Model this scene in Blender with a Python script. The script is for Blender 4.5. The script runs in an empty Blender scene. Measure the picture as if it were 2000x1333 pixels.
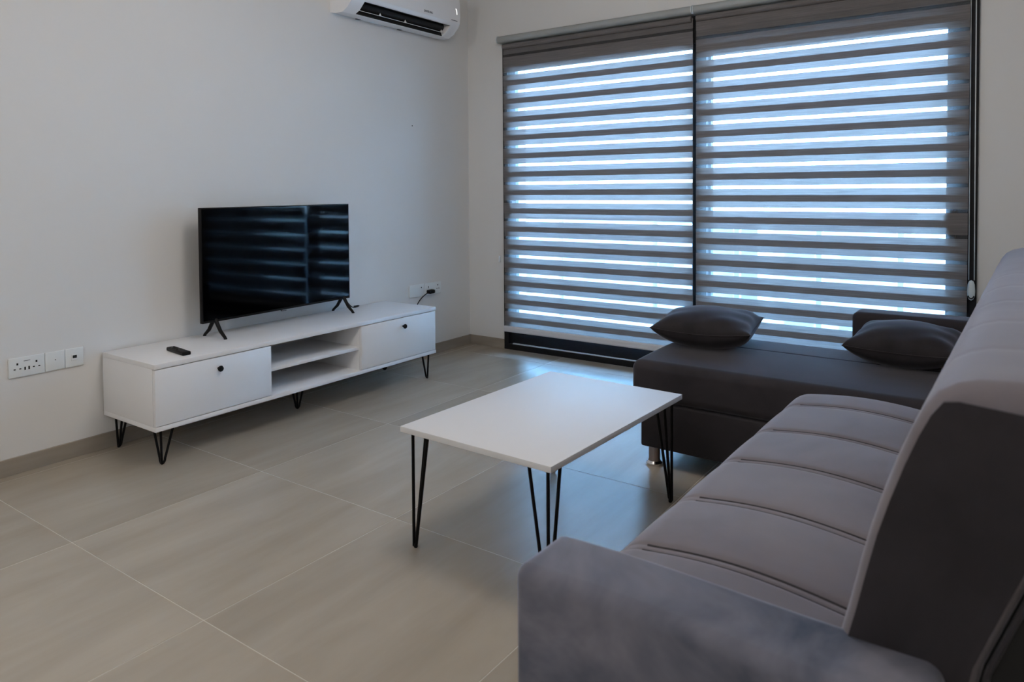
import bpy, bmesh, math, random
from mathutils import Vector, Matrix, Euler
random.seed(7)
S = bpy.context.scene
COL = S.collection
R = math.radians

# ------------------------------------------------------------------ camera
F_PX, PU, PV = 1428.43, 939.99, 414.25
CAM = Vector((3.4711, -4.5493, 1.2067))
yaw, pitch, roll = R(36.3916), R(-1.7446), R(-0.4673)
fwd = Vector((-math.sin(yaw) * math.cos(pitch), math.cos(yaw) * math.cos(pitch), math.sin(pitch)))
rt = Vector((math.cos(yaw), math.sin(yaw), 0))
up = rt.cross(fwd)
cr, sr = math.cos(roll), math.sin(roll)
rt, up = rt * cr + up * sr, up * cr - rt * sr
cd = bpy.data.cameras.new('camera')
cam = bpy.data.objects.new('camera', cd)
COL.objects.link(cam)
cam.matrix_world = Matrix(((rt.x, up.x, -fwd.x, CAM.x), (rt.y, up.y, -fwd.y, CAM.y),
                           (rt.z, up.z, -fwd.z, CAM.z), (0, 0, 0, 1)))
cd.sensor_width = 36.0
cd.lens = F_PX / 2000 * 36.0
cd.shift_x = (1000 - PU) / 2000
cd.shift_y = -(666.5 - PV) / 2000
cd.clip_start = 0.05
cd.dof.use_dof = True
cd.dof.focus_distance = 4.0
cd.dof.aperture_fstop = 5.0
S.camera = cam

# ------------------------------------------------------------------ sky
W = bpy.data.worlds.new('sky')
S.world = W
W.use_nodes = True
nt = W.node_tree
nt.nodes.clear()
wo = nt.nodes.new('ShaderNodeOutputWorld')
bg = nt.nodes.new('ShaderNodeBackground')
tc = nt.nodes.new('ShaderNodeTexCoord')
sx = nt.nodes.new('ShaderNodeSeparateXYZ')
ramp = nt.nodes.new('ShaderNodeValToRGB')
ramp.color_ramp.elements[0].position = 0.0
ramp.color_ramp.elements[0].color = (0.36, 0.65, 1.0, 1)
ramp.color_ramp.elements[1].position = 0.7
ramp.color_ramp.elements[1].color = (0.25, 0.52, 1.0, 1)
nt.links.new(tc.outputs['Generated'], sx.inputs[0])
nt.links.new(sx.outputs['Z'], ramp.inputs[0])
nt.links.new(ramp.outputs[0], bg.inputs[0])
bg.inputs[1].default_value = 34.0
nt.links.new(bg.outputs[0], wo.inputs[0])

sun_d = bpy.data.lights.new('sun', 'SUN')
sun_d.energy = 15.0
sun_d.color = (1.0, 0.96, 0.90)
sun_d.angle = R(0.6)
sun = bpy.data.objects.new('sun', sun_d)
COL.objects.link(sun)
sun.rotation_euler = (R(38), 0, R(12))      # high sun behind the house: lights the view, not the room

# ------------------------------------------------------------------ kitchen lamp behind the camera, plus added fill lights
def area_light(name, loc, target, sx_, sy_, watts, color):
    d = bpy.data.lights.new(name, 'AREA')
    d.shape = 'RECTANGLE'
    d.size, d.size_y = sx_, sy_
    d.energy = watts
    d.color = color
    o = bpy.data.objects.new(name, d)
    COL.objects.link(o)
    o.location = loc
    o.rotation_euler = (Vector(target) - Vector(loc)).to_track_quat('-Z', 'Y').to_euler()
    return o
lamp_d = bpy.data.lights.new('kitchen_ceiling_lamp', 'POINT')
lamp_d.energy = 50
lamp_d.color = (1.0, 0.975, 0.95)
lamp_d.shadow_soft_size = 0.14
lamp = bpy.data.objects.new('kitchen_ceiling_lamp', lamp_d)
COL.objects.link(lamp)
lamp.location = (2.0, -6.2, 2.52)
fill_d = bpy.data.lights.new('added_overhead_fill', 'POINT')  # added overhead fill light, stands for no known lamp
fill_d.energy = 32
fill_d.color = (1.0, 0.94, 0.88)
fill_d.shadow_soft_size = 0.28
fill_lamp = bpy.data.objects.new('added_overhead_fill', fill_d)
COL.objects.link(fill_lamp)
fill_lamp.location = (2.15, -2.5, 2.38)
area_light('added_side_fill', (3.80, -5.9, 1.7), (0.0, -4.0, 1.5), 1.6, 1.5, 6, (1.0, 0.98, 0.96))  # added fill light out of view; this wall has no window

# ------------------------------------------------------------------ exposure
S.view_settings.view_transform = 'Standard'
S.view_settings.look = 'None'
S.view_settings.exposure = 0.0
S.view_settings.gamma = 1.0
S.view_settings.use_curve_mapping = False
S.cycles.max_bounces = 10
S.cycles.diffuse_bounces = 5
S.cycles.transparent_max_bounces = 16
S.cycles.caustics_reflective = False
S.cycles.caustics_refractive = False

# ------------------------------------------------------------------ materials
def new_mat(name):
    m = bpy.data.materials.new(name)
    m.use_nodes = True
    n = m.node_tree.nodes
    return m, m.node_tree, n['Principled BSDF']

def simple(name, col, rough=0.5, metal=0.0, noise=0.0, nscale=(8, 8, 8), bump=0.0, bscale=200, sheen=0.0, coat=0.0, spec=0.5):
    m, t, b = new_mat(name)
    b.inputs['Base Color'].default_value = (*col, 1)
    b.inputs['Roughness'].default_value = rough
    b.inputs['Metallic'].default_value = metal
    b.inputs['Specular IOR Level'].default_value = spec
    if sheen:
        b.inputs['Sheen Weight'].default_value = sheen
        b.inputs['Sheen Roughness'].default_value = 0.45
    if coat:
        b.inputs['Coat Weight'].default_value = coat
    co = t.nodes.new('ShaderNodeTexCoord')
    if noise:
        mp = t.nodes.new('ShaderNodeMapping')
        mp.inputs['Scale'].default_value = nscale
        nz = t.nodes.new('ShaderNodeTexNoise')
        nz.inputs['Scale'].default_value = 1.0
        nz.inputs['Detail'].default_value = 6
        t.links.new(co.outputs['Object'], mp.inputs[0])
        t.links.new(mp.outputs[0], nz.inputs['Vector'])
        r = t.nodes.new('ShaderNodeValToRGB')
        r.color_ramp.elements[0].position = 0.3
        r.color_ramp.elements[1].position = 0.7
        r.color_ramp.elements[0].color = (*[max(0, c * (1 - noise)) for c in col], 1)
        r.color_ramp.elements[1].color = (*[min(1, c * (1 + noise)) for c in col], 1)
        t.links.new(nz.outputs[0], r.inputs[0])
        t.links.new(r.outputs[0], b.inputs['Base Color'])
    if bump:
        nb = t.nodes.new('ShaderNodeTexNoise')
        nb.inputs['Scale'].default_value = bscale
        nb.inputs['Detail'].default_value = 3
        t.links.new(co.outputs['Object'], nb.inputs['Vector'])
        bp = t.nodes.new('ShaderNodeBump')
        bp.inputs['Strength'].default_value = bump
        bp.inputs['Distance'].default_value = 0.001
        t.links.new(nb.outputs[0], bp.inputs['Height'])
        t.links.new(bp.outputs[0], b.inputs['Normal'])
    return m

M = {}
M['wall'] = simple('wall_paint', (0.712, 0.702, 0.686), 0.65, noise=0.015, nscale=(0.7, 0.7, 0.7), bump=0.15, bscale=60)
M['ceiling'] = simple('ceiling_paint', (0.80, 0.79, 0.77), 0.7, noise=0.01)
M['grout'] = simple('grout', (0.56, 0.51, 0.44), 0.85, noise=0.08, nscale=(3, 3, 3))
M['skirting'] = simple('skirting_tile', (0.30, 0.26, 0.215), 0.4, noise=0.12, nscale=(6, 2, 20))
M['white'] = simple('white_melamine', (0.80, 0.80, 0.81), 0.38, noise=0.01, nscale=(4, 1, 4))
M['white_plastic'] = simple('white_plastic', (0.74, 0.77, 0.77), 0.35, noise=0.01)
M['table_white'] = simple('white_laminate', (0.67, 0.67, 0.68), 0.5, noise=0.01, nscale=(4, 1, 4))
M['ac_plastic'] = simple('glossy_white_plastic', (0.82, 0.82, 0.83), 0.25, noise=0.01)
M['black_metal'] = simple('black_powder_coat', (0.003, 0.003, 0.0035), 0.5, noise=0.2, nscale=(40, 40, 40), spec=0.15)
M['black_plastic'] = simple('black_plastic', (0.004, 0.004, 0.0045), 0.45, noise=0.15, nscale=(30, 30, 30), spec=0.2)
M['screen'] = simple('tv_glass', (0.0003, 0.0004, 0.0006), 0.055, noise=0.1, spec=0.15)
M['frame_black'] = simple('black_aluminium', (0.006, 0.0065, 0.008), 0.5, spec=0.25, noise=0.15, nscale=(20, 20, 20))
M['aluminium'] = simple('bare_aluminium', (0.72, 0.73, 0.75), 0.35, metal=0.6, noise=0.05, nscale=(4, 40, 40))
M['rail_grey'] = simple('grey_headrail', (0.34, 0.36, 0.36), 0.45, noise=0.04)
M['rail_light'] = simple('pale_bottom_rail', (0.62, 0.62, 0.66), 0.4, noise=0.04)
M['clear_plastic'] = simple('frosted_plastic', (0.62, 0.70, 0.74), 0.15, noise=0.03)
M['chain'] = simple('grey_bead_chain', (0.66, 0.69, 0.70), 0.4, noise=0.05)
M['dark_hole'] = simple('dark_hole', (0.006, 0.006, 0.006), 0.8, noise=0.1)
M['logo_grey'] = simple('grey_print', (0.06, 0.065, 0.08), 0.5, noise=0.05)
M['chrome'] = simple('chrome', (0.75, 0.72, 0.70), 0.12, metal=1.0, noise=0.03)
M['brown_chrome'] = simple('smoked_chrome', (0.36, 0.31, 0.30), 0.25, metal=0.8, noise=0.05)
M['building'] = simple('far_render', (0.62, 0.64, 0.66), 0.8, noise=0.04, nscale=(0.5, 0.5, 0.5))
M['building_grey'] = simple('far_grey_render', (0.30, 0.33, 0.36), 0.8, noise=0.05, nscale=(0.5, 0.5, 0.5))
M['far_window'] = simple('far_window_glass', (0.10, 0.13, 0.16), 0.2, noise=0.05)
M['ground'] = simple('far_ground', (0.50, 0.50, 0.48), 0.9, noise=0.1, nscale=(0.3, 0.3, 0.3))
M['balcony'] = simple('balcony_tile', (0.42, 0.42, 0.41), 0.6, noise=0.08, nscale=(2, 2, 2))
M['railing'] = simple('railing_metal', (0.22, 0.25, 0.29), 0.45, noise=0.04)

def velvet(name, dark, light, scale=3.0, rough=0.85, sheen=0.5):
    m, t, b = new_mat(name)
    co = t.nodes.new('ShaderNodeTexCoord')
    n1 = t.nodes.new('ShaderNodeTexNoise')
    n1.inputs['Scale'].default_value = scale
    n1.inputs['Detail'].default_value = 5
    n1.inputs['Roughness'].default_value = 0.55
    n1.inputs['Distortion'].default_value = 0.6
    t.links.new(co.outputs['Object'], n1.inputs['Vector'])
    r = t.nodes.new('ShaderNodeValToRGB')
    r.color_ramp.elements[0].position = 0.34
    r.color_ramp.elements[1].position = 0.66
    r.color_ramp.elements[0].color = (*dark, 1)
    r.color_ramp.elements[1].color = (*light, 1)
    t.links.new(n1.outputs[0], r.inputs[0])
    t.links.new(r.outputs[0], b.inputs['Base Color'])
    b.inputs['Roughness'].default_value = rough
    b.inputs['Specular IOR Level'].default_value = 0.2
    b.inputs['Sheen Weight'].default_value = sheen
    b.inputs['Sheen Roughness'].default_value = 0.35
    b.inputs['Sheen Tint'].default_value = (0.85, 0.83, 0.9, 1)
    n2 = t.nodes.new('ShaderNodeTexNoise')
    n2.inputs['Scale'].default_value = 700
    bp = t.nodes.new('ShaderNodeBump')
    bp.inputs['Strength'].default_value = 0.25
    bp.inputs['Distance'].default_value = 0.0008
    t.links.new(co.outputs['Object'], n2.inputs['Vector'])
    t.links.new(n2.outputs[0], bp.inputs['Height'])
    t.links.new(bp.outputs[0], b.inputs['Normal'])
    return m
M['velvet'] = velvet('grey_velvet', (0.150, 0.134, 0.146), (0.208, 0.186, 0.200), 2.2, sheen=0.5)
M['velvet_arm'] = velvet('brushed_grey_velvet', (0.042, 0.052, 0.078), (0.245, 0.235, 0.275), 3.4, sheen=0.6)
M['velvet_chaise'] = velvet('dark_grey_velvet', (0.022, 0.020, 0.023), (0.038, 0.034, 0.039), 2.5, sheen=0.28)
M['velvet_pillow'] = velvet('anthracite_velvet', (0.018, 0.016, 0.018), (0.028, 0.025, 0.028), 5, sheen=0.25)
M['groove_shade'] = simple('dark_groove_shade', (0.022, 0.020, 0.024), 0.8, noise=0.1)  # dark colour standing for shade in the seat grooves
M['lining'] = simple('black_lining', (0.004, 0.004, 0.004), 0.9, noise=0.2)

def tile_mat():
    m, t, b = new_mat('beige_porcelain_tile')
    co = t.nodes.new('ShaderNodeTexCoord')
    oi = t.nodes.new('ShaderNodeObjectInfo')
    mul = t.nodes.new('ShaderNodeMath'); mul.operation = 'MULTIPLY'; mul.inputs[1].default_value = 57.0
    t.links.new(oi.outputs['Random'], mul.inputs[0])
    add = t.nodes.new('ShaderNodeVectorMath'); add.operation = 'ADD'
    t.links.new(co.outputs['Object'], add.inputs[0])
    t.links.new(mul.outputs[0], add.inputs[1])
    mp = t.nodes.new('ShaderNodeMapping')
    mp.inputs['Scale'].default_value = (5.5, 0.9, 1)
    t.links.new(add.outputs[0], mp.inputs[0])
    n1 = t.nodes.new('ShaderNodeTexNoise')
    n1.inputs['Scale'].default_value = 1.0
    n1.inputs['Detail'].default_value = 7
    n1.inputs['Roughness'].default_value = 0.6
    n1.inputs['Distortion'].default_value = 0.4
    t.links.new(mp.outputs[0], n1.inputs['Vector'])
    r = t.nodes.new('ShaderNodeValToRGB')
    r.color_ramp.elements[0].position = 0.30
    r.color_ramp.elements[1].position = 0.72
    r.color_ramp.elements[0].color = (0.335, 0.284, 0.225, 1)
    r.color_ramp.elements[1].color = (0.425, 0.370, 0.302, 1)
    t.links.new(n1.outputs[0], r.inputs[0])
    hv = t.nodes.new('ShaderNodeHueSaturation')
    mr = t.nodes.new('ShaderNodeMapRange')
    mr.inputs['To Min'].default_value = 0.93
    mr.inputs['To Max'].default_value = 1.06
    t.links.new(oi.outputs['Random'], mr.inputs['Value'])
    t.links.new(mr.outputs[0], hv.inputs['Value'])
    t.links.new(r.outputs[0], hv.inputs['Color'])
    t.links.new(hv.outputs[0], b.inputs['Base Color'])
    b.inputs['Roughness'].default_value = 0.27
    b.inputs['Specular IOR Level'].default_value = 0.6
    n2 = t.nodes.new('ShaderNodeTexNoise')
    n2.inputs['Scale'].default_value = 25
    n2.inputs['Detail'].default_value = 4
    t.links.new(add.outputs[0], n2.inputs['Vector'])
    bp = t.nodes.new('ShaderNodeBump')
    bp.inputs['Strength'].default_value = 0.12
    bp.inputs['Distance'].default_value = 0.002
    t.links.new(n2.outputs[0], bp.inputs['Height'])
    t.links.new(bp.outputs[0], b.inputs['Normal'])
    return m
M['tile'] = tile_mat()

def cloth_mat(name, diff, trans_col, w_trans, w_clear):
    """woven blind cloth: part diffuse, part translucent, part open weave"""
    m = bpy.data.materials.new(name)
    m.use_nodes = True
    t = m.node_tree
    t.nodes.clear()
    o = t.nodes.new('ShaderNodeOutputMaterial')
    co = t.nodes.new('ShaderNodeTexCoord')
    mp = t.nodes.new('ShaderNodeMapping')
    mp.inputs['Scale'].default_value = (5, 5, 260)
    nz = t.nodes.new('ShaderNodeTexNoise')
    nz.inputs['Scale'].default_value = 1.0
    nz.inputs['Detail'].default_value = 3
    t.links.new(co.outputs['Object'], mp.inputs[0])
    t.links.new(mp.outputs[0], nz.inputs['Vector'])
    mr = t.nodes.new('ShaderNodeMapRange')
    mr.inputs['From Min'].default_value = 0.3
    mr.inputs['From Max'].default_value = 0.7
    mr.inputs['To Min'].default_value = 0.80
    mr.inputs['To Max'].default_value = 1.15
    t.links.new(nz.outputs[0], mr.inputs['Value'])
    def shade(col):
        v = t.nodes.new('ShaderNodeVectorMath'); v.operation = 'SCALE'
        v.inputs[0].default_value = col
        t.links.new(mr.outputs[0], v.inputs['Scale'])
        return v.outputs[0]
    d = t.nodes.new('ShaderNodeBsdfDiffuse')
    tr = t.nodes.new('ShaderNodeBsdfTranslucent')
    cl = t.nodes.new('ShaderNodeBsdfTransparent')
    t.links.new(shade(diff), d.inputs[0])
    t.links.new(shade(trans_col), tr.inputs[0])
    m1 = t.nodes.new('ShaderNodeMixShader'); m1.inputs[0].default_value = w_trans
    m2 = t.nodes.new('ShaderNodeMixShader'); m2.inputs[0].default_value = w_clear
    t.links.new(d.outputs[0], m1.inputs[1]); t.links.new(tr.outputs[0], m1.inputs[2])
    t.links.new(m1.outputs[0], m2.inputs[1]); t.links.new(cl.outputs[0], m2.inputs[2])
    t.links.new(m2.outputs[0], o.inputs[0])
    return m
M['band'] = cloth_mat('opaque_blind_weave', (0.30, 0.28, 0.28), (0.158, 0.130, 0.118), 0.45, 0.012)
M['sheer'] = cloth_mat('sheer_blind_mesh', (0.30, 0.30, 0.31), (0.6, 0.6, 0.6), 0.5, 0.78)

def glass_mat(name, tint=(0.96, 0.98, 0.98), gloss=0.07):
    m = bpy.data.materials.new(name)
    m.use_nodes = True
    t = m.node_tree
    t.nodes.clear()
    o = t.nodes.new('ShaderNodeOutputMaterial')
    lw = t.nodes.new('ShaderNodeLayerWeight'); lw.inputs[0].default_value = 0.25
    g = t.nodes.new('ShaderNodeBsdfGlossy'); g.inputs['Roughness'].default_value = 0.02
    c = t.nodes.new('ShaderNodeBsdfTransparent'); c.inputs[0].default_value = (*tint, 1)
    mx = t.nodes.new('ShaderNodeMixShader')
    t.links.new(lw.outputs['Fresnel'], mx.inputs[0])
    t.links.new(c.outputs[0], mx.inputs[1]); t.links.new(g.outputs[0], mx.inputs[2])
    t.links.new(mx.outputs[0], o.inputs[0])
    return m
M['glass'] = glass_mat('window_glass')
M['rail_glass'] = glass_mat('balcony_glass', (0.78, 0.88, 0.90))

def led_mat():
    m, t, b = new_mat('lit_display')
    b.inputs['Emission Color'].default_value = (1, 1, 1, 1)
    b.inputs['Emission Strength'].default_value = 1.2
    return m
M['led'] = led_mat()

# ------------------------------------------------------------------ mesh helpers
def link(name, me, mat=None, parent=None, smooth=False, angle=None):
    o = bpy.data.objects.new(name, me)
    COL.objects.link(o)
    if mat is not None:
        me.materials.append(M[mat] if isinstance(mat, str) else mat)
    if smooth:
        me.polygons.foreach_set('use_smooth', [True] * len(me.polygons))
        if angle:
            me.set_sharp_from_angle(angle=R(angle))
    if parent is not None:
        o.parent = parent
    return o

def from_bm(name, bm, mat, parent=None, shift=None, smooth=False, angle=None):
    if shift is not None:
        bmesh.ops.translate(bm, verts=bm.verts, vec=-Vector(shift))
    bmesh.ops.recalc_face_normals(bm, faces=bm.faces)
    me = bpy.data.meshes.new(name)
    bm.to_mesh(me)
    bm.free()
    return link(name, me, mat, parent, smooth, angle)

def tag(o, label, cat, group=None, kind=None):
    if label: o['label'] = label
    if cat: o['category'] = cat
    if group: o['group'] = group
    if kind: o['kind'] = kind
    return o

def thing(name, label, cat, loc=(0, 0, 0), rz=0.0, group=None):
    o = bpy.data.objects.new(name, None)
    COL.objects.link(o)
    o.empty_display_size = 0.1
    o.location = loc
    o.rotation_euler = (0, 0, rz)
    return tag(o, label, cat, group)

def add_box(bm, a, b, bevel=0.0, segs=2):
    x0, y0, z0 = a
    x1, y1, z1 = b
    vs = [bm.verts.new(p) for p in ((x0, y0, z0), (x1, y0, z0), (x1, y1, z0), (x0, y1, z0),
                                    (x0, y0, z1), (x1, y0, z1), (x1, y1, z1), (x0, y1, z1))]
    fs = [bm.faces.new([vs[i] for i in f]) for f in ((3, 2, 1, 0), (4, 5, 6, 7), (0, 1, 5, 4), (1, 2, 6, 5), (2, 3, 7, 6), (3, 0, 4, 7))]
    if bevel:
        es = list({e for f in fs for e in f.edges})
        bmesh.ops.bevel(bm, geom=es, offset=bevel, segments=segs, affect='EDGES', profile=0.5)
    return bm

def box(name, a, b, mat, parent=None, shift=None, bevel=0.002, segs=2):
    return from_bm(name, add_box(bmesh.new(), a, b, bevel, segs), mat, parent, shift, smooth=bevel > 0, angle=35)

def add_tube(bm, pts, r, n=10, caps=True):
    pts = [Vector(p) for p in pts]
    rings = []
    t0 = (pts[1] - pts[0]).normalized()
    ref = Vector((0, 0, 1)) if abs(t0.z) < 0.9 else Vector((1, 0, 0))
    nrm = t0.cross(ref).normalized()
    for i, p in enumerate(pts):
        if i == 0: t = pts[1] - pts[0]
        elif i == len(pts) - 1: t = pts[-1] - pts[-2]
        else: t = (pts[i + 1] - p).normalized() + (p - pts[i - 1]).normalized()
        t = t.normalized()
        nrm = (nrm - t * nrm.dot(t)).normalized()
        bn = t.cross(nrm)
        rr = r[i] if isinstance(r, (list, tuple)) else r
        rings.append([bm.verts.new(p + (nrm * math.cos(2 * math.pi * k / n) + bn * math.sin(2 * math.pi * k / n)) * rr) for k in range(n)])
    for a, b in zip(rings[:-1], rings[1:]):
        for k in range(n):
            bm.faces.new((a[k], a[(k + 1) % n], b[(k + 1) % n], b[k]))
    if caps:
        bm.faces.new(rings[0][::-1])
        bm.faces.new(rings[-1])
    return bm

def add_lathe(bm, prof, n=24, axis=(0, 0, 0), matrix=None):
    """prof: list of (r, z) revolved about z"""
    rings = []
    new = []
    for r, z in prof:
        if r < 1e-6:
            v = bm.verts.new((0, 0, z)); rings.append([v]); new.append(v)
        else:
            ring = [bm.verts.new((r * math.cos(2 * math.pi * k / n), r * math.sin(2 * math.pi * k / n), z)) for k in range(n)]
            rings.append(ring); new += ring
    for a, b in zip(rings[:-1], rings[1:]):
        for k in range(n):
            k2 = (k + 1) % n
            if len(a) == 1: bm.faces.new((a[0], b[k2], b[k]))
            elif len(b) == 1: bm.faces.new((a[k], a[k2], b[0]))
            else: bm.faces.new((a[k], a[k2], b[k2], b[k]))
    if matrix is not None:
        bmesh.ops.transform(bm, matrix=matrix, verts=new)
    bmesh.ops.translate(bm, verts=new, vec=axis)
    return bm

def add_prism(bm, prof, a, b, axis='y'):
    """prof: (u, v) outline extruded from a to b along an axis (y: u=x,v=z; x: u=y,v=z; z: u=x,v=y)"""
    def P(u, v, w):
        return {'y': (u, w, v), 'x': (w, u, v), 'z': (u, v, w)}[axis]
    A = [bm.verts.new(P(u, v, a)) for u, v in prof]
    B = [bm.verts.new(P(u, v, b)) for u, v in prof]
    n = len(prof)
    bm.faces.new(A); bm.faces.new(B[::-1])
    for i in range(n):
        bm.faces.new((A[i], B[i], B[(i + 1) % n], A[(i + 1) % n]))
    return bm

def axis_lines(h0, h1, r, nc, ni, extra=()):
    c = []
    for i in range(nc + 1):
        t = r * (1 - math.tan(R(45) * (1 - i / nc)))
        c.append(t)
    ls = [h0 + v for v in c] + [h1 - v for v in c]
    inner0, inner1 = h0 + r, h1 - r
    for i in range(1, ni):
        ls.append(inner0 + (inner1 - inner0) * i / ni)
    ls += [e for e in extra if inner0 < e < inner1]
    ls = sorted(ls)
    out = [ls[0]]
    for v in ls[1:]:
        if v - out[-1] > 1e-5: out.append(v)
    return out

def round_box(name, a, b, r, mat, parent=None, ni=(6, 6, 4), nc=4, extra=((), (), ()), deform=None, shift=None):
    """soft upholstered block: a box with rounded edges made from a fine grid, optional deform(p, n) -> p"""
    L = [axis_lines(a[i], b[i], r, nc, ni[i], extra[i]) for i in range(3)]
    bm = bmesh.new()
    cache = {}
    def vert(i, j, k):
        key = (i, j, k)
        if key not in cache:
            p = Vector((L[0][i], L[1][j], L[2][k]))
            q = Vector([min(max(p[c], a[c] + r), b[c] - r) for c in range(3)])
            d = p - q
            if d.length > 1e-9:
                n = d.normalized()
                p = q + n * r
            else:
                n = Vector((0, 0, 0))
            if deform: p = deform(p, n)
            cache[key] = bm.verts.new(p)
        return cache[key]
    N = [len(l) for l in L]
    for k in (0, N[2] - 1):
        for i in range(N[0] - 1):
            for j in range(N[1] - 1):
                bm.faces.new((vert(i, j, k), vert(i + 1, j, k), vert(i + 1, j + 1, k), vert(i, j + 1, k)))
    for j in (0, N[1] - 1):
        for i in range(N[0] - 1):
            for k in range(N[2] - 1):
                bm.faces.new((vert(i, j, k), vert(i + 1, j, k), vert(i + 1, j, k + 1), vert(i, j, k + 1)))
    for i in (0, N[0] - 1):
        for j in range(N[1] - 1):
            for k in range(N[2] - 1):
                bm.faces.new((vert(i, j, k), vert(i, j + 1, k), vert(i, j + 1, k + 1), vert(i, j, k + 1)))
    return from_bm(name, bm, mat, parent, shift, smooth=True)

def text_mesh(name, body, size, mat, parent, matrix, depth=0.0006):
    cu = bpy.data.curves.new(name, 'FONT')
    cu.body = body
    cu.size = size
    cu.extrude = depth
    cu.align_x = 'CENTER'
    cu.align_y = 'CENTER'
    tmp = bpy.data.objects.new(name + '_tmp', cu)
    COL.objects.link(tmp)
    dg = bpy.context.evaluated_depsgraph_get()
    me = bpy.data.meshes.new_from_object(tmp.evaluated_get(dg))
    bpy.data.objects.remove(tmp)
    bpy.data.curves.remove(cu)
    me.transform(matrix)
    me.materials.clear()
    return link(name, me, mat, parent)

# ------------------------------------------------------------------ the room
RX, RY, RZ = 3.85, -7.2, 2.80          # room extents: x 0..RX, y RY..0, z 0..RZ
OX0, OX1, OZ1 = 0.335, 3.295, 2.30     # opening for the sliding door
WT = 0.30                              # thickness of the window wall

floor = box('floor', (-0.2, RY - 0.2, -0.15), (RX + 0.2, 0.0, -0.0008), 'grout', bevel=0)
tag(floor, 'floor of large beige porcelain tiles with thin pale joints', None, kind='structure')
TS, GX, GY = 0.7835, 0.850, -2.6055
tb = bmesh.new()
add_box(tb, (-TS / 2 + 0.0015, -TS / 2 + 0.0015, -0.012), (TS / 2 - 0.0015, TS / 2 - 0.0015, 0.0), 0.0005, 1)
tile0 = from_bm('floor_tile', tb, 'tile', floor)
first = True
tile_parts = []
for i in range(-2, 5):
    for j in range(-7, 5):
        x0, x1 = GX + i * TS, GX + (i + 1) * TS
        y0, y1 = GY + j * TS, GY + (j + 1) * TS
        cx0, cx1, cy0, cy1 = max(x0, 0.0), min(x1, RX), max(y0, RY), min(y1, 0.0)
        if cx1 - cx0 < 0.02 or cy1 - cy0 < 0.02: continue
        whole = abs(cx1 - cx0 - TS) < 1e-6 and abs(cy1 - cy0 - TS) < 1e-6
        if whole:
            o = tile0 if first else tile0.copy()
            if not first: COL.objects.link(o); o.parent = floor
            first = False
            o.location = ((x0 + x1) / 2, (y0 + y1) / 2, 0)
        else:
            c = ((cx0 + cx1) / 2, (cy0 + cy1) / 2, 0)
            b2 = bmesh.new()
            add_box(b2, (cx0 + 0.0015 - c[0], cy0 + 0.0015 - c[1], -0.012), (cx1 - 0.0015 - c[0], cy1 - 0.0015 - c[1], 0.0), 0.001, 1)
            o = from_bm('floor_tile', b2, 'tile', floor)
            o.location = c

wl = box('wall_left', (-0.2, RY - 0.2, -0.15), (0.0, WT, RZ + 0.15), 'wall', bevel=0)
tag(wl, 'plain white painted wall behind the television', None, kind='structure')
wr = box('wall_right', (RX, RY - 0.2, -0.15), (RX + 0.2, WT, RZ + 0.15), 'wall', bevel=0)
tag(wr, 'plain white painted wall behind the sofa back', None, kind='structure')
wn = box('wall_near', (0.0, RY - 0.2, -0.15), (RX, RY, RZ + 0.15), 'wall', bevel=0)
tag(wn, 'plain white painted wall at the kitchen end', None, kind='structure')
ce = box('ceiling', (-0.2, RY - 0.2, RZ), (RX + 0.2, WT, RZ + 0.15), 'ceiling', bevel=0)
tag(ce, 'flat white painted ceiling', None, kind='structure')
wf = from_bm('wall_far', add_prism(bmesh.new(), [(0.0, -0.15), (OX0, -0.15), (OX0, OZ1), (OX1, OZ1), (OX1, -0.15), (RX, -0.15), (RX, RZ), (0.0, RZ)], 0.0, WT), 'wall')
tag(wf, 'white painted wall around the wide sliding door', None, kind='structure')
SK = 0.072
bl = box('baseboard_left', (0.0, RY, 0.0), (0.010, 0.0, SK), 'skirting', bevel=0.001, segs=1)
tag(bl, 'taupe tile skirting along the television wall', None, kind='structure')
bf = box('baseboard_far', (0.010, -0.010, 0.0), (OX0, 0.0, SK), 'skirting', bevel=0.001, segs=1)
tag(bf, 'short taupe tile skirting between corner and sliding door', None, kind='structure')
br = box('baseboard_right', (RX - 0.010, RY, 0.0), (RX, 0.0, SK), 'skirting', bevel=0.001, segs=1)
tag(br, 'taupe tile skirting behind the sofa', None, kind='structure')
hole = from_bm('drill_hole', add_lathe(bmesh.new(), [(0.0, 0.0015), (0.004, 0.0015), (0.004, 0.0)], 12, matrix=Matrix.Rotation(R(90), 4, 'Y')), 'dark_hole', wl)
hole.location = (0.0, -0.656, 1.663)

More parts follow.
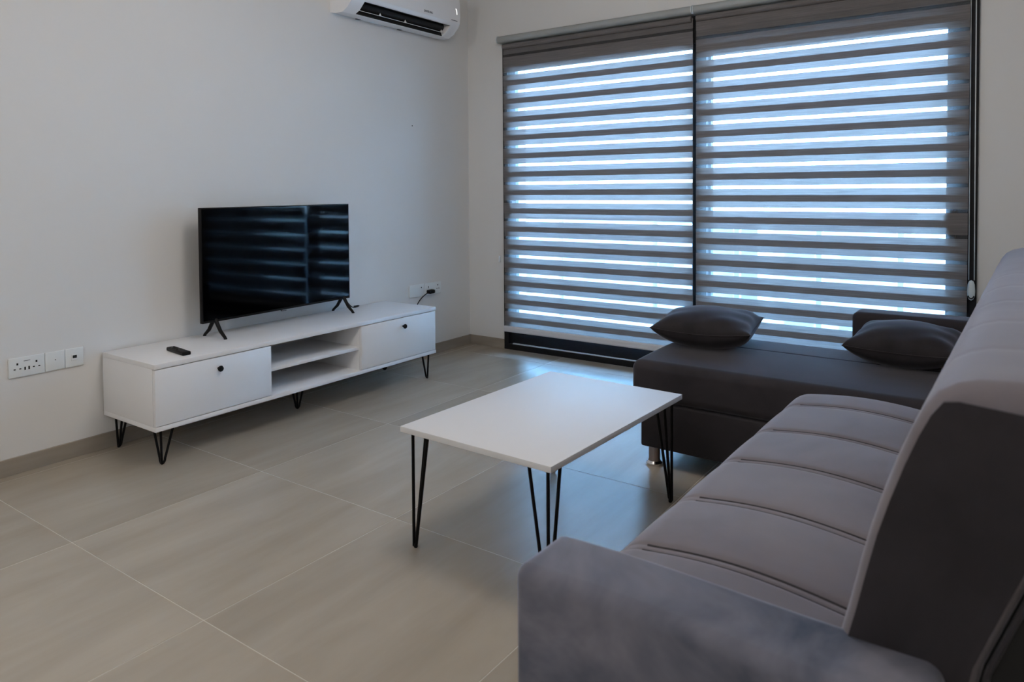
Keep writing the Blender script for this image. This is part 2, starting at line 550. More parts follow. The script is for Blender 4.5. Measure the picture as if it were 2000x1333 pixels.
# ------------------------------------------------------------------ the sliding door
win = bpy.data.objects.new('window_1', None)
COL.objects.link(win)
win.location = (OX0, 0, 0)
tag(win, 'wide black aluminium sliding door with two glazed leaves', None, kind='structure')
ws = (OX0, 0, 0)
HEAD = 2.115
fb = bmesh.new()
add_prism(fb, [(OX0, 0.0), (OX0 + 0.04, 0.0), (OX0 + 0.04, HEAD), (OX1 - 0.05, HEAD), (OX1 - 0.05, 0.0), (OX1, 0.0), (OX1, OZ1), (OX0, OZ1)], -0.012, 0.13)
from_bm('frame', fb, 'frame_black', win, ws)
box('sill_track', (OX0 + 0.04, -0.014, 0.0), (OX1 - 0.05, 0.15, 0.042), 'frame_black', win, ws, 0.002)
box('track_rail', (OX0 + 0.075, -0.012, 0.042), (OX1 - 0.06, 0.004, 0.050), 'aluminium', win, ws, 0.001, 1)
def sash(x0, x1, y0, y1, stile_l, stile_r, top_rail, label):
    zb, zt = 0.041, HEAD
    bm = bmesh.new()
    # one connected frame: outer rectangle minus inner rectangle
    xi0, xi1, zi0, zi1 = x0 + stile_l, x1 - stile_r, zb + 0.094, zt - top_rail
    def ring(y):
        return ([bm.verts.new((x, y, z)) for x, z in ((x0, zb), (x1, zb), (x1, zt), (x0, zt))],
                [bm.verts.new((x, y, z)) for x, z in ((xi0, zi0), (xi1, zi0), (xi1, zi1), (xi0, zi1))])
    A, a = ring(y0)
    B, b = ring(y1)
    for k in range(4):
        k2 = (k + 1) % 4
        bm.faces.new((A[k], A[k2], a[k2], a[k]))
        bm.faces.new((B[k2], B[k], b[k], b[k2]))
        bm.faces.new((A[k2], A[k], B[k], B[k2]))
        bm.faces.new((a[k], a[k2], b[k2], b[k]))
    s = from_bm('sash', bm, 'frame_black', win, ws)
    s['label'] = label
    ym = (y0 + y1) / 2
    box('pane', (xi0 - 0.01, ym - 0.006, zi0 - 0.01), (xi1 + 0.01, ym + 0.006, zi1 + 0.01), 'glass', s, ws, 0)
    return s
s1 = sash(0.345, 1.875, 0.010, 0.050, 0.088, 0.090, 0.018, 'left black sliding leaf')
s2 = sash(1.800, 3.270, 0.062, 0.102, 0.088, 0.117, 0.058, 'right black sliding leaf')
def d_handle(x0, x1, z0, z1, flip, par):
    c = 0.014
    xs = [x0, x1] if not flip else [x1, x0]
    prof = [(xs[1], z0), (xs[0], z0 + c * 1.6), (xs[0], z1 - c * 1.6), (xs[1], z1)]
    bm = bmesh.new()
    add_prism(bm, prof, -0.032, 0.012)
    return from_bm('handle', bm, 'frame_black', par, ws)
d_handle(0.362, 0.428, 0.995, 1.140, True, s1)
h2 = bmesh.new()
add_prism(h2, [(3.200, 0.925), (3.172, 0.932), (3.156, 0.99), (3.150, 1.05), (3.170, 1.085), (3.200, 1.088)], -0.032, 0.064)
from_bm('handle', h2, 'frame_black', s2, ws)

# ------------------------------------------------------------------ balcony and the view outside
bs = box('balcony_slab', (-1.0, WT, -0.16), (4.8, 1.75, -0.02), 'balcony', bevel=0.004)
tag(bs, 'balcony floor slab outside the sliding door', None, kind='structure')
rail = thing('balcony_railing', 'grey balcony railing with glass panels outside the sliding door', 'railing', (-1.0, 1.6, -0.02))
rs = (-1.0, 1.6, -0.02)
box('top_rail', (-1.0, 1.58, 0.90), (4.8, 1.62, 0.935), 'railing', rail, rs, 0.004)
box('bottom_rail', (-1.0, 1.585, 0.06), (4.8, 1.615, 0.09), 'railing', rail, rs, 0.003)
px = [-0.98, -0.1, 0.861, 1.581, 2.213, 2.771, 3.5, 4.2, 4.78]
for x in px:
    box('post', (x - 0.02, 1.58, -0.02), (x + 0.02, 1.62, 0.90), 'railing', rail, rs, 0.003)
for x0, x1 in zip(px[:-1], px[1:]):
    box('glass_panel', (x0 + 0.03, 1.595, 0.10), (x1 - 0.03, 1.605, 0.89), 'rail_glass', rail, rs, 0)
gr = box('ground_plane', (-80, 3.0, -6.2), (80, 120, -6.0), 'ground', bevel=0)
tag(gr, 'pale open ground far below the balcony', None, kind='structure')
def building(x, y, w, d, h, mat, label, floors):
    t = thing('apartment_building', label, 'building', (x, y, -6.0))
    box('wall', (-w / 2, 0, 0), (w / 2, d, h), mat, t, bevel=0)
    box('roof_slab', (-w / 2 - 0.2, -0.2, h), (w / 2 + 0.2, d + 0.2, h + 0.25), 'building', t, bevel=0)
    n = max(2, int(w / 2.6))
    for f in range(floors):
        for i in range(n):
            xx = -w / 2 + w * (i + 0.5) / n
            zz = h * (f + 0.45) / floors
            box('window', (xx - 0.55, -0.06, zz - 0.6), (xx + 0.55, 0.02, zz + 0.7), 'far_window', t, bevel=0)
building(-9.5, 23, 6, 8, 5.6, 'building_grey', 'low grey block seen through the middle of the blinds', 2)
building(-2.5, 26, 4, 8, 5.9, 'building_grey', 'narrow grey house right of the low grey block', 2)
building(-19, 30, 9, 8, 4.4, 'building', 'low white house beyond the left blind', 1)

# ------------------------------------------------------------------ zebra blinds
def blind(x0, x1, z_first, pitch, label, chain_side):
    t = thing('zebra_blind', label, 'blind', ((x0 + x1) / 2, -0.05, 2.32), group='zebra blinds over the sliding door')
    sh = ((x0 + x1) / 2, -0.05, 2.32)
    ov = 0.004 if chain_side else 0.024       # overhang at the left end
    # headrail: rounded fascia
    prof = [(-0.001, 2.290), (-0.085, 2.290), (-0.096, 2.298), (-0.100, 2.312), (-0.096, 2.328), (-0.082, 2.338), (-0.001, 2.340)]
    bm = add_prism(bmesh.new(), prof, x0 - ov, x1 + 0.003, 'x')
    from_bm('headrail', bm, 'rail_grey', t, sh, smooth=True, angle=40)
    for xx in (x0 - ov - 0.005, x1 + 0.003):
        bm = add_prism(bmesh.new(), [(y * 1.03, 2.315 + (z - 2.315) * 1.12) for y, z in prof], xx, xx + 0.005, 'x')
        e = from_bm('end_cap', bm, 'clear_plastic', t, sh)
    # roller tube with wound cloth, just below the fascia
    bm = add_tube(bmesh.new(), [(x0 + 0.004, -0.055, 2.262), (x1 - 0.006, -0.055, 2.262)], 0.020, 20)
    from_bm('roller', bm, 'band', t, sh, smooth=True, angle=40)
    yf, yb = -0.052, -0.048
    hb = 0.285 * pitch * 2          # opaque band height
    half_b = 0.074 * pitch         # half of the clear slit
    zt, zb = 2.266, 0.182
    w = x1 - x0
    def strip(name, z0, z1, y, mat):
        z0, z1 = max(z0, zb), min(z1, zt)
        if z1 - z0 < 0.004: return
        me = bpy.data.meshes.new(name)
        nx = 4
        vs = []
        for i in range(nx + 1):
            xx = x0 + w * i / nx
            vs += [(xx - sh[0], y - sh[1], z0 - sh[2]), (xx - sh[0], y - sh[1], z1 - sh[2])]
        me.from_pydata(vs, [], [(2 * i, 2 * i + 2, 2 * i + 3, 2 * i + 1) for i in range(nx)])
        link(name, me, mat, t)
    n = int((z_first - zb) / pitch) + 3
    for k in range(-3, n):
        zc = z_first - k * pitch
        top_f = zc - half_b
        strip('opaque_band', top_f - hb, top_f, yf, 'band')
        strip('sheer_band', top_f - pitch, top_f - hb, yf, 'sheer')
        bot_b = zc - pitch + half_b
        strip('opaque_band', bot_b, bot_b + hb, yb, 'band')
        strip('sheer_band', bot_b + hb, bot_b + pitch, yb, 'sheer')
    # bottom rail
    prof = [(-0.066, 0.186), (-0.070, 0.176), (-0.070, 0.152), (-0.066, 0.144), (-0.042, 0.144), (-0.038, 0.152), (-0.038, 0.176), (-0.042, 0.186)]
    bm = add_prism(bmesh.new(), prof, x0, x1, 'x')
    from_bm('bottom_rail', bm, 'rail_light', t, sh)
    if chain_side:
        xc, xd = x1 + 0.002, x1 + 0.030
        for xa, xb_ in ((xc, xc + 0.004), (xd - 0.006, xd)):
            bm = add_tube(bmesh.new(), [(xa, -0.03, 2.29), ((xa + xb_) / 2, -0.03, 1.4), (xb_, -0.03, 0.72)], 0.0028, 6)
            from_bm('pull_chain', bm, 'chain', t, sh, smooth=True)
        bm = bmesh.new()
        add_lathe(bm, [(0.0, -0.055), (0.010, -0.048), (0.0165, -0.030), (0.018, -0.005), (0.0155, 0.030), (0.010, 0.046), (0.0, 0.052)], 20,
                  matrix=Matrix.Diagonal((1.0, 0.5, 1.0, 1)))
        w_ = from_bm('chain_weight', bm, 'clear_plastic', t, smooth=True)
        w_.location = (xc + 0.015 - sh[0], -0.03 - sh[1], 0.668 - sh[2])
        w_['label'] = 'clear plastic drop weight'
        bm = bmesh.new()
        ring = [(0.0135 * math.cos(a), -0.0115, -0.020 + 0.022 * math.sin(a)) for a in [R(200 + 140 * i / 14) for i in range(15)]]
        add_tube(bm, ring, 0.003, 6)
        from_bm('ring', bm, 'frame_black', w_, smooth=True)
    return t
blind(0.368, 1.811, 2.061, 0.1350, 'zebra blind on the left half, its lower rail above dark door frame', False)
blind(1.832, 3.256, 2.007, 0.1331, 'zebra blind on the right half, pull chain at its right edge', True)
cl = box('chain_holder', (0.286, -0.020, 0.655), (0.300, 0.0, 0.705), 'white_plastic', bevel=0.004)
tag(cl, 'tiny white chain holder on the wall left of the blinds', 'hook')

# ------------------------------------------------------------------ hairpin legs
def hairpin(top, foot, dx, dy, r, plate, spread=0.075, u=0.0):
    """three rods rising from one small foot; dx, dy point inward from the corner; u = half width of the bend at the floor"""
    bm = bmesh.new()
    fx, fy = foot
    zt = top
    if u:
        A, B, C = Vector((fx + dx * spread, fy, zt)), Vector((fx, fy + dy * spread, zt)), Vector((fx, fy, zt))
        m = Vector((fx + dx * 0.006, fy + dy * 0.006, r))
        ea, eb = Vector((dx, 0, 0)), Vector((0, dy, 0))
        pts = [A]
        for k in range(9):
            a = math.pi * k / 8
            c = math.cos(a)
            side = (ea if c > 0 else eb) * abs(c) * u
            pts.append(m + side + Vector((0, 0, u * (1 - math.sin(a)) * 1.3)))
        pts.append(B)
        add_tube(bm, pts, r, 8)
        add_tube(bm, [C, m + Vector((0, 0, 0.004))], r, 8)
    else:
        for tx, ty in ((fx, fy), (fx + dx * spread, fy), (fx, fy + dy * spread)):
            add_tube(bm, [(tx, ty, zt), (fx + (tx - fx) * 0.16, fy + (ty - fy) * 0.16, 0.016), (fx + (tx - fx) * 0.08, fy + (ty - fy) * 0.08, 0.0065)], r, 10)
        add_lathe(bm, [(0.0, 0.0), (r * 1.0, 0.0), (r * 1.35, 0.004), (r * 1.25, 0.012), (0.0, 0.014)], 12, axis=(fx + dx * 0.004, fy + dy * 0.004, 0.0))
    if plate:
        s = spread + 0.012
        add_prism(bm, [(fx - dx * 0.012, fy - dy * 0.012), (fx + dx * s, fy - dy * 0.012), (fx - dx * 0.012, fy + dy * s)], zt - 0.003, zt, 'z')
    return bm

# ------------------------------------------------------------------ TV cabinet
KX0, KX1, KY0, KY1, KZB, KZT = 0.012, 0.4613, -2.8615, -0.9668, 0.1615, 0.4582
cab = thing('tv_cabinet', 'long low white television cabinet with open middle niche on black hairpin legs', 'cabinet', (KX0, (KY0 + KY1) / 2, 0))
cs = (KX0, (KY0 + KY1) / 2, 0)
NY0, NY1 = -2.248, -1.628
PT = 0.018
box('top_panel', (KX0, KY0, KZT - 0.022), (KX1, KY1, KZT), 'white', cab, cs, 0.0012)
box('bottom_panel', (KX0, KY0, KZB), (KX1, KY1, KZB + 0.020), 'white', cab, cs, 0.0012)
for y in (KY0, KY1 - PT):
    box('side_panel', (KX0, y, KZB + 0.020), (KX1 - 0.019, y + PT, KZT - 0.022), 'white', cab, cs, 0.001)
for y in (NY0 - PT, NY1):
    box('divider', (KX0 + 0.01, y, KZB + 0.020), (KX1 - 0.019, y + PT, KZT - 0.022), 'white', cab, cs, 0.001)
box('back_panel', (KX0, KY0 + PT, KZB + 0.020), (KX0 + 0.008, KY1 - PT, KZT - 0.022), 'white', cab, cs, 0)
box('shelf', (KX0 + 0.008, NY0, 0.298), (KX1 - 0.020, NY1, 0.316), 'white', cab, cs, 0.001)
for y0, y1, ky in ((KY0 + 0.002, NY0, -2.547), (NY1 + 0.004, KY1 - 0.006, -1.277)):
    d = box('door', (KX1 - 0.018, y0, KZB + 0.0235), (KX1, y1, KZT - 0.0258), 'white', cab, cs, 0.0012)
    k = from_bm('knob', add_lathe(bmesh.new(), [(0.0, 0.0), (0.006, 0.0), (0.006, 0.010), (0.013, 0.014), (0.0145, 0.019), (0.012, 0.024), (0.0, 0.026)], 20,
                                  matrix=Matrix.Rotation(R(90), 4, 'Y')), 'black_metal', d, smooth=True, angle=40)
    k.location = (KX1 - cs[0], ky - cs[1], 0.382)
    k['label'] = 'black round knob'
LX, LY = 0.030, 0.040
for fx, fy, dx, dy in ((KX1 - LX, KY0 + LY, -1, 1), (KX0 + LX, KY0 + LY, 1, 1), (KX1 - LX, KY1 - LY, -1, -1), (KX0 + LX, KY1 - LY, 1, -1), (0.27, (KY0 + KY1) / 2 - 0.02, -1, 1)):
    from_bm('leg', hairpin(KZB, (fx, fy), dx, dy, 0.0055, True, spread=0.060, u=0.016), 'black_metal', cab, cs, smooth=True, angle=50)

# ------------------------------------------------------------------ television
TVL = 1.05
tv_a = math.atan2(0.045, 1.05)
tv = thing('television', 'flat black television on splayed feet atop the white cabinet', 'television', (0.130, -1.912, KZT), tv_a)
# local: y along the width, x towards the room
z0, z1 = 0.082, 0.668
hw = TVL / 2
box('bezel', (-0.010, -hw, z0), (0.012, hw, z1), 'black_plastic', tv, bevel=0.003)
box('back_housing', (-0.055, -hw * 0.78, z0 + 0.03), (-0.010, hw * 0.78, z0 + 0.36), 'black_plastic', tv, bevel=0.015, segs=3)
box('screen', (0.0115, -hw + 0.006, z0 + 0.012), (0.0135, hw - 0.006, z1 - 0.006), 'screen', tv, bevel=0)
lt = box('logo_tab', (0.004, -0.018, z0 - 0.007), (0.014, 0.018, z0 + 0.002), 'black_plastic', tv, bevel=0.002)
text_mesh('logo', 'SAMSUNG', 0.008, 'aluminium', lt, Matrix.Translation((0.0141, 0, z0 - 0.002)) @ Matrix(((0, 0, 1, 0), (1, 0, 0, 0), (0, 1, 0, 0), (0, 0, 0, 1))), 0.0002)
for ly in (-0.445, 0.475):
    bm = bmesh.new()
    for sgn, ex in ((1, 0.085), (-1, -0.085)):
        top = (0.0, ly, z0 + 0.01)
        add_tube(bm, [(0.006 * sgn, ly, z0 + 0.012), (ex * 0.55, ly, z0 * 0.45), (ex, ly, 0.006)], [0.011, 0.0095, 0.0075], 8)
        add_lathe(bm, [(0.0, 0.0), (0.009, 0.0), (0.009, 0.006), (0.0, 0.008)], 10, axis=(ex, ly, 0))
    from_bm('foot', bm, 'black_plastic', tv, smooth=True, angle=50)

# power lead of the television
cb = bmesh.new()
pts = [(0.10, -1.42, KZT + 0.09), (0.085, -1.36, KZT + 0.03), (0.075, -1.32, KZT + 0.006), (0.06, -1.26, KZT + 0.006), (0.05, -1.24, KZT + 0.010), (0.035, -1.27, KZT + 0.006), (0.008, -1.25, KZT + 0.001), (0.0065, -1.20, KZT - 0.12), (0.0065, -0.9, KZT - 0.22), (0.007, -0.66, 0.35), (0.012, -0.61, 0.42), (0.025, -0.56, 0.455), (0.035, -0.525, 0.470)]
def smooth_pts(p, it=2):
    p = [Vector(q) for q in p]
    for _ in range(it):
        q = [p[0]]
        for a, b in zip(p[:-1], p[1:]):
            q += [a * 0.75 + b * 0.25, a * 0.25 + b * 0.75]
        q.append(p[-1]); p = q
    return p
add_tube(cb, smooth_pts(pts), 0.0035, 6)
cable = thing('power_lead', 'black power lead from the television to the corner socket', 'cable', (0.035, -0.51, 0.40))
ks = (0.035, -0.51, 0.40)
from_bm('cable', cb, 'black_plastic', cable, ks, smooth=True)
pb = bmesh.new()
add_box(pb, (0.010, -0.535, 0.455), (0.050, -0.475, 0.483), 0.009, 3)
pl = from_bm('plug', pb, 'black_plastic', cable, ks, smooth=True, angle=40)

# ------------------------------------------------------------------ remote control
rem = thing('remote_control', 'slim black remote control on the left end of white cabinet', 'remote', (0.320, -2.662, KZT), R(-7))
box('body', (-0.088, -0.020, 0.0), (0.088, 0.020, 0.017), 'black_plastic', rem, bevel=0.005, segs=3)
bt = bmesh.new()
add_lathe(bt, [(0.014, 0.017), (0.014, 0.0182), (0.008, 0.0182), (0.007, 0.0175), (0.0, 0.0175)], 20, axis=(-0.035, 0, 0))
from_bm('button_ring', bt, 'black_metal', rem, smooth=True, angle=40)
for k in range(4):
    b_ = bmesh.new()
    add_lathe(b_, [(0.005, 0.0168), (0.005, 0.0185), (0.0, 0.0188)], 12, axis=(-0.068 + (0.0 if k < 2 else 0.075), -0.009 if k % 2 else 0.009, 0))
    from_bm('button', b_, 'black_metal', rem, smooth=True, angle=40)

# ------------------------------------------------------------------ wall sockets
def plate(par, y0, y1, z0, z1, sh):
    return box('face_plate', (0.0005, y0, z0), (0.009, y1, z1), 'white_plastic', par, sh, 0.0035, 3)
def slot(par, y, z, w, h, sh):
    return box('slot', (0.0086, y - w / 2, z - h / 2), (0.0096, y + w / 2, z + h / 2), 'dark_hole', par, sh, 0)
# left group: double socket with two USB ports, blank plate, data outlet
sk = thing('double_socket', 'white double wall socket with two charging slots left of cabinet', 'socket', (0.0, -3.183, 0.414))
sh = (0.0, -3.183, 0.414)
p_ = plate(sk, -3.256, -3.111, 0.414, 0.500, sh)
for cy in (-3.222, -3.146):
    slot(p_, cy, 0.472, 0.007, 0.009, sh)
    slot(p_, cy - 0.011, 0.450, 0.008, 0.0045, sh)
    slot(p_, cy + 0.011, 0.450, 0.008, 0.0045, sh)
slot(p_, -3.192, 0.449, 0.006, 0.014, sh); slot(p_, -3.176, 0.449, 0.006, 0.014, sh)
slot(p_, -3.184, 0.482, 0.026, 0.002, sh)
sk2 = thing('blank_outlet', 'white plate with one centre pin between socket and data outlet', 'outlet', (0.0, -3.068, 0.415))
sh = (0.0, -3.068, 0.415)
p_ = plate(sk2, -3.110, -3.027, 0.415, 0.500, sh)
slot(p_, -3.068, 0.462, 0.004, 0.004, sh)
sk3 = thing('data_outlet', 'white square outlet with dark jack opening nearest the cabinet', 'outlet', (0.0, -2.985, 0.415))
sh = (0.0, -2.985, 0.415)
p_ = plate(sk3, -3.026, -2.945, 0.415, 0.500, sh)
box('shutter', (0.0088, -3.000, 0.444), (0.0115, -2.972, 0.472), 'white_plastic', p_, sh, 0.001)
box('jack', (0.0112, -2.995, 0.455), (0.0120, -2.977, 0.468), 'dark_hole', p_, sh, 0)
# right group in the corner
sk4 = thing('corner_outlet', 'white outlet with one pin hole above the cabinet end', 'outlet', (0.0, -0.630, 0.443))
sh = (0.0, -0.630, 0.443)
p_ = plate(sk4, -0.712, -0.553, 0.443, 0.531, sh)
slot(p_, -0.586, 0.506, 0.008, 0.008, sh)
sk5 = thing('corner_socket', 'white corner wall socket with black plug pushed in', 'socket', (0.0, -0.456, 0.443))
sh = (0.0, -0.456, 0.443)
p_ = plate(sk5, -0.551, -0.361, 0.443, 0.531, sh)
slot(p_, -0.507, 0.500, 0.006, 0.016, sh)
slot(p_, -0.402, 0.506, 0.008, 0.010, sh)
slot(p_, -0.412, 0.480, 0.009, 0.006, sh); slot(p_, -0.390, 0.480, 0.009, 0.006, sh)

# ------------------------------------------------------------------ air conditioner
ac = thing('air_conditioner', 'white wall air conditioner with open louvre high above the television', 'air conditioner', (0.0, -0.885, 2.31))
sh = (0.0, -0.885, 2.31)
AY0, AY1 = -1.405, -0.365
VY0, VY1 = -1.300, -0.455
solid = [(0.0, 2.318), (0.05, 2.308), (0.105, 2.308), (0.150, 2.330), (0.192, 2.372), (0.208, 2.400), (0.214, 2.45), (0.212, 2.53), (0.200, 2.595), (0.185, 2.61), (0.0, 2.61)]
cav = [(0.0, 2.318), (0.05, 2.308), (0.105, 2.308), (0.112, 2.311), (0.085, 2.375), (0.150, 2.420), (0.188, 2.377), (0.197, 2.381), (0.208, 2.400), (0.214, 2.45), (0.212, 2.53), (0.200, 2.595), (0.185, 2.61), (0.0, 2.61)]
bm = bmesh.new()
add_prism(bm, solid, AY0, VY0)
add_prism(bm, solid, VY1, AY1)
add_prism(bm, cav, VY0, VY1)
bmesh.ops.remove_doubles(bm, verts=bm.verts, dist=0.0002)
from_bm('body', bm, 'ac_plastic', ac, sh, smooth=True, angle=22)
bm = bmesh.new()
add_prism(bm, [(0.113, 2.3115), (0.0865, 2.374), (0.1505, 2.4185), (0.1875, 2.3765), (0.184, 2.374), (0.150, 2.412), (0.091, 2.373), (0.116, 2.3135)], VY0 + 0.001, VY1 - 0.001)
from_bm('vent_duct', bm, 'dark_hole', ac, sh)
bm = add_tube(bmesh.new(), [(0.118, VY0 + 0.01, 2.374), (0.118, VY1 - 0.01, 2.374)], 0.026, 16)
from_bm('fan_roller', bm, 'dark_hole', ac, sh, smooth=True, angle=40)
lv = from_bm('louvre', add_prism(bmesh.new(), [(0.104, 2.3435), (0.1365, 2.333), (0.1357, 2.3305), (0.1032, 2.341)], VY0 + 0.004, VY1 - 0.004), 'ac_plastic', ac, sh)
for yy in (-1.10, -0.86, -0.48):
    b_ = bmesh.new()
    add_prism(b_, [(yy - 0.012, 2.3335), (yy + 0.012, 2.3335), (yy, 2.352)], 0.128, 0.132, 'x')
    from_bm('louvre_bracket', b_, 'ac_plastic', lv, sh)
fp = from_bm('front_panel', add_prism(bmesh.new(), [(0.2095, 2.401), (0.2155, 2.452), (0.2135, 2.53), (0.2015, 2.595), (0.1985, 2.595), (0.2105, 2.53), (0.2125, 2.452), (0.2065, 2.402)], AY0 + 0.012, AY1 - 0.012), 'ac_plastic', ac, sh, smooth=True, angle=22)
mrot = Matrix(((0, 0, 1, 0), (1, 0, 0, 0), (0, 1, 0, 0), (0, 0, 0, 1)))
tilt = Matrix.Rotation(R(6), 4, 'Y')
text_mesh('logo', 'SAMSUNG', 0.020, 'logo_grey', ac, Matrix.Translation((0.2128 - sh[0], -0.715 - sh[1], 2.4215 - sh[2])) @ tilt @ mrot, 0.0006)
box('print_mark', (0.2120, -0.468, 2.4110), (0.2136, -0.398, 2.4150), 'logo_grey', ac, sh, 0)
dm = bmesh.new()
add_tube(dm, [(0.2150, -0.418, 2.498), (0.2160, -0.408, 2.487), (0.2160, -0.406, 2.458)], 0.0028, 6)
from_bm('display_mark', dm, 'led', ac, sh)
for yy in (-1.19, -0.80):
    box('clip', (0.012, yy - 0.016, 2.309), (0.030, yy + 0.016, 2.318), 'logo_grey', ac, sh, 0.001)

# ------------------------------------------------------------------ coffee table
tt = thing('coffee_table', 'white rectangular coffee table on tall black hairpin legs', 'table', (1.8059, -2.7587, 0), R(-1.99))
TW, TLn, TZ = 0.600, 0.922, 0.4161
box('tabletop', (0, 0, TZ - 0.019), (TW, TLn, TZ), 'table_white', tt, bevel=0.0012)
for fx, fy, dx, dy in ((0.030, 0.030, 1, 1), (TW - 0.030, 0.030, -1, 1), (0.030, TLn - 0.030, 1, -1), (TW - 0.030, TLn - 0.030, -1, -1)):
    from_bm('leg', hairpin(TZ - 0.019, (fx, fy), dx, dy, 0.0055, True, spread=0.068), 'black_metal', tt, smooth=True, angle=50)

# ------------------------------------------------------------------ corner sofa
sofa = thing('corner_sofa', 'grey velvet corner sofa with channel-stitched seat and chaise by the window', 'sofa', (2.764, -3.34, 0), R(-1.0))
seams = [0.237, 0.540, 0.855, 1.168, 1.498]
def groove(v):
    g = 0.0
    for s in seams:
        for o_ in (-0.0135, 0.0135):
            g += math.exp(-((v - s - o_) / 0.0065) ** 2)
    return g
def puff(v):
    # gentle swell between the seams
    e = [-0.01] + seams + [1.72]
    for a, b in zip(e[:-1], e[1:]):
        if a <= v <= b:
            return math.sin(math.pi * (v - a) / (b - a)) ** 0.45
    return 0.0
fine = []
for s in seams:
    fine += [s + d for d in (-0.040, -0.030, -0.025, -0.0215, -0.0185, -0.016, -0.0135, -0.011, -0.0085, -0.005, 0.0, 0.005, 0.0085, 0.011, 0.0135, 0.016, 0.0185, 0.0215, 0.025, 0.030, 0.040)]
def seat_def(p, n):
    if n.z > 0.05 or (n.x < -0.2 and p.z > 0.34):
        crown = 0.026 * math.sin(math.pi * min(1.0, max(0.0, (p.x - 0.0) / 0.50))) * max(0.0, n.z)
        fade = min(1.0, max(0.0, (p.x - 0.012) / 0.07))
        d = n if n.length else Vector((0, 0, 1))
        p = p + Vector((0, 0, 1)) * (puff(p.y) * 0.009 * max(0, n.z) + crown - 0.010 * max(0, n.z)) - d * 0.0065 * min(1, groove(p.y)) * fade
    return p
round_box('seat_cushion', (-0.012, 0.002, 0.245), (0.640, 1.715, 0.438), 0.075, 'velvet', sofa, ni=(16, 40, 2), nc=9, extra=((), fine, ()), deform=seat_def)
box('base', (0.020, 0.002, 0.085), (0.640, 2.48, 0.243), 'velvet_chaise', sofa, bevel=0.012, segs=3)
for s_ in seams:  # dark tubes paint the shade lying in the seam grooves
    for o_ in (-0.0135, 0.0135):
        y_ = s_ + o_
        pts = []
        for i in range(19):
            x_ = 0.066 + (0.498 - 0.066) * i / 18
            q = seat_def(Vector((x_, y_, 0.438)), Vector((0, 0, 1)))
            pts.append((q.x, y_, q.z + 0.0008))
        bm = add_tube(bmesh.new(), pts, 0.0030, 6)
        from_bm('seam_shade_line', bm, 'groove_shade', sofa, smooth=True)
# arms
def arm_def(p, n):
    return p + Vector((0, 0, 0.004 * math.sin(p.x * 9.0) * max(0, n.z)))
a1 = round_box('armrest', (0.0, -0.165, 0.085), (0.632, 0.0, 0.550), 0.026, 'velvet_arm', sofa, ni=(8, 3, 8), nc=5, deform=arm_def)
a1['label'] = 'near arm of brushed mottled velvet'
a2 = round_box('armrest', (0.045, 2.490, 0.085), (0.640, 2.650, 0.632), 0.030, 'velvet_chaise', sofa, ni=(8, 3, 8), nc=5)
a2['label'] = 'far arm in dark velvet by the window'
# backrest: slanted profile swept along y with soft corners
prof = [(0.452, 0.400), (0.470, 0.440), (0.492, 0.520), (0.509, 0.590), (0.522, 0.650), (0.536, 0.710), (0.552, 0.765), (0.570, 0.820), (0.587, 0.865),
        (0.602, 0.898), (0.618, 0.921), (0.640, 0.937), (0.668, 0.944), (0.710, 0.947), (0.745, 0.944), (0.772, 0.930), (0.783, 0.905), (0.778, 0.860),
        (0.758, 0.780), (0.732, 0.705), (0.700, 0.620), (0.676, 0.555), (0.660, 0.480), (0.655, 0.400)]
def backrest():
    bm = bmesh.new()
    y0, y1, r = -0.030, 2.640, 0.030
    cx = sum(p[0] for p in prof) / len(prof)
    cz = sum(p[1] for p in prof) / len(prof)
    ys = []
    nc = 5
    for i in range(nc + 1):
        a = R(90) * i / nc
        ys.append((y0 + r * (1 - math.sin(a)), r * (1 - math.cos(a))))
    mids = sorted(set([y0 + r + (y1 - y0 - 2 * r) * k / 60 for k in range(1, 60)] + fine))
    ys = sorted(ys) if False else ys[::-1]
    seq = []
    for i in range(nc + 1):
        a = R(90) * i / nc
        seq.append((y0 + r * (1 - math.sin(a)) , r * (1 - math.cos(a))))
    seq = sorted([(y0 + r - r * math.cos(R(90) * i / nc), r - r * math.sin(R(90) * i / nc)) for i in range(nc + 1)])
    for v in mids:
        if y0 + r + 0.001 < v < y1 - r - 0.001: seq.append((v, 0.0))
    seq += sorted([(y1 - r + r * math.cos(R(90) * i / nc), r - r * math.sin(R(90) * i / nc)) for i in range(nc + 1)])
    n = len(prof)
    nor = []
    for i in range(n):
        a, b = prof[i - 1], prof[(i + 1) % n]
        t = Vector((b[0] - a[0], b[1] - a[1])).normalized()
        nor.append(Vector((-t.y, t.x)))
    rings = []
    for y, ins in seq:
        ring = []
        for i, (px_, pz_) in enumerate(prof):
            d = nor[i] * (ins * (0.5 if i < 9 or i > 17 else 1.0))
            ox, oz = px_ - d.x, pz_ - d.y
            if ins == 0 and 1 < i < 16:
                amp = 0.004 * (0.5 if i < 9 else 1.0)
                g = sum(math.exp(-((y - q_) / 0.020) ** 2) for q_ in seams + [1.82, 2.14]) * 0.0009 * (0.3 if i < 8 else 1.0)
                ox -= nor[i].x * g
                oz -= nor[i].y * g
                if i == 11:      # lengthwise seam along the front top edge
                    ox -= nor[i].x * 0.002; oz -= nor[i].y * 0.002
            ring.append(bm.verts.new((ox, y, oz)))
        rings.append(ring)
    for a, b in zip(rings[:-1], rings[1:]):
        for k in range(n):
            bm.faces.new((a[k], a[(k + 1) % n], b[(k + 1) % n], b[k]))
    bm.faces.new(rings[0]); bm.faces.new(rings[-1][::-1])
    return bm
bk = from_bm('backrest', backrest(), 'velvet', sofa, smooth=True, angle=60)
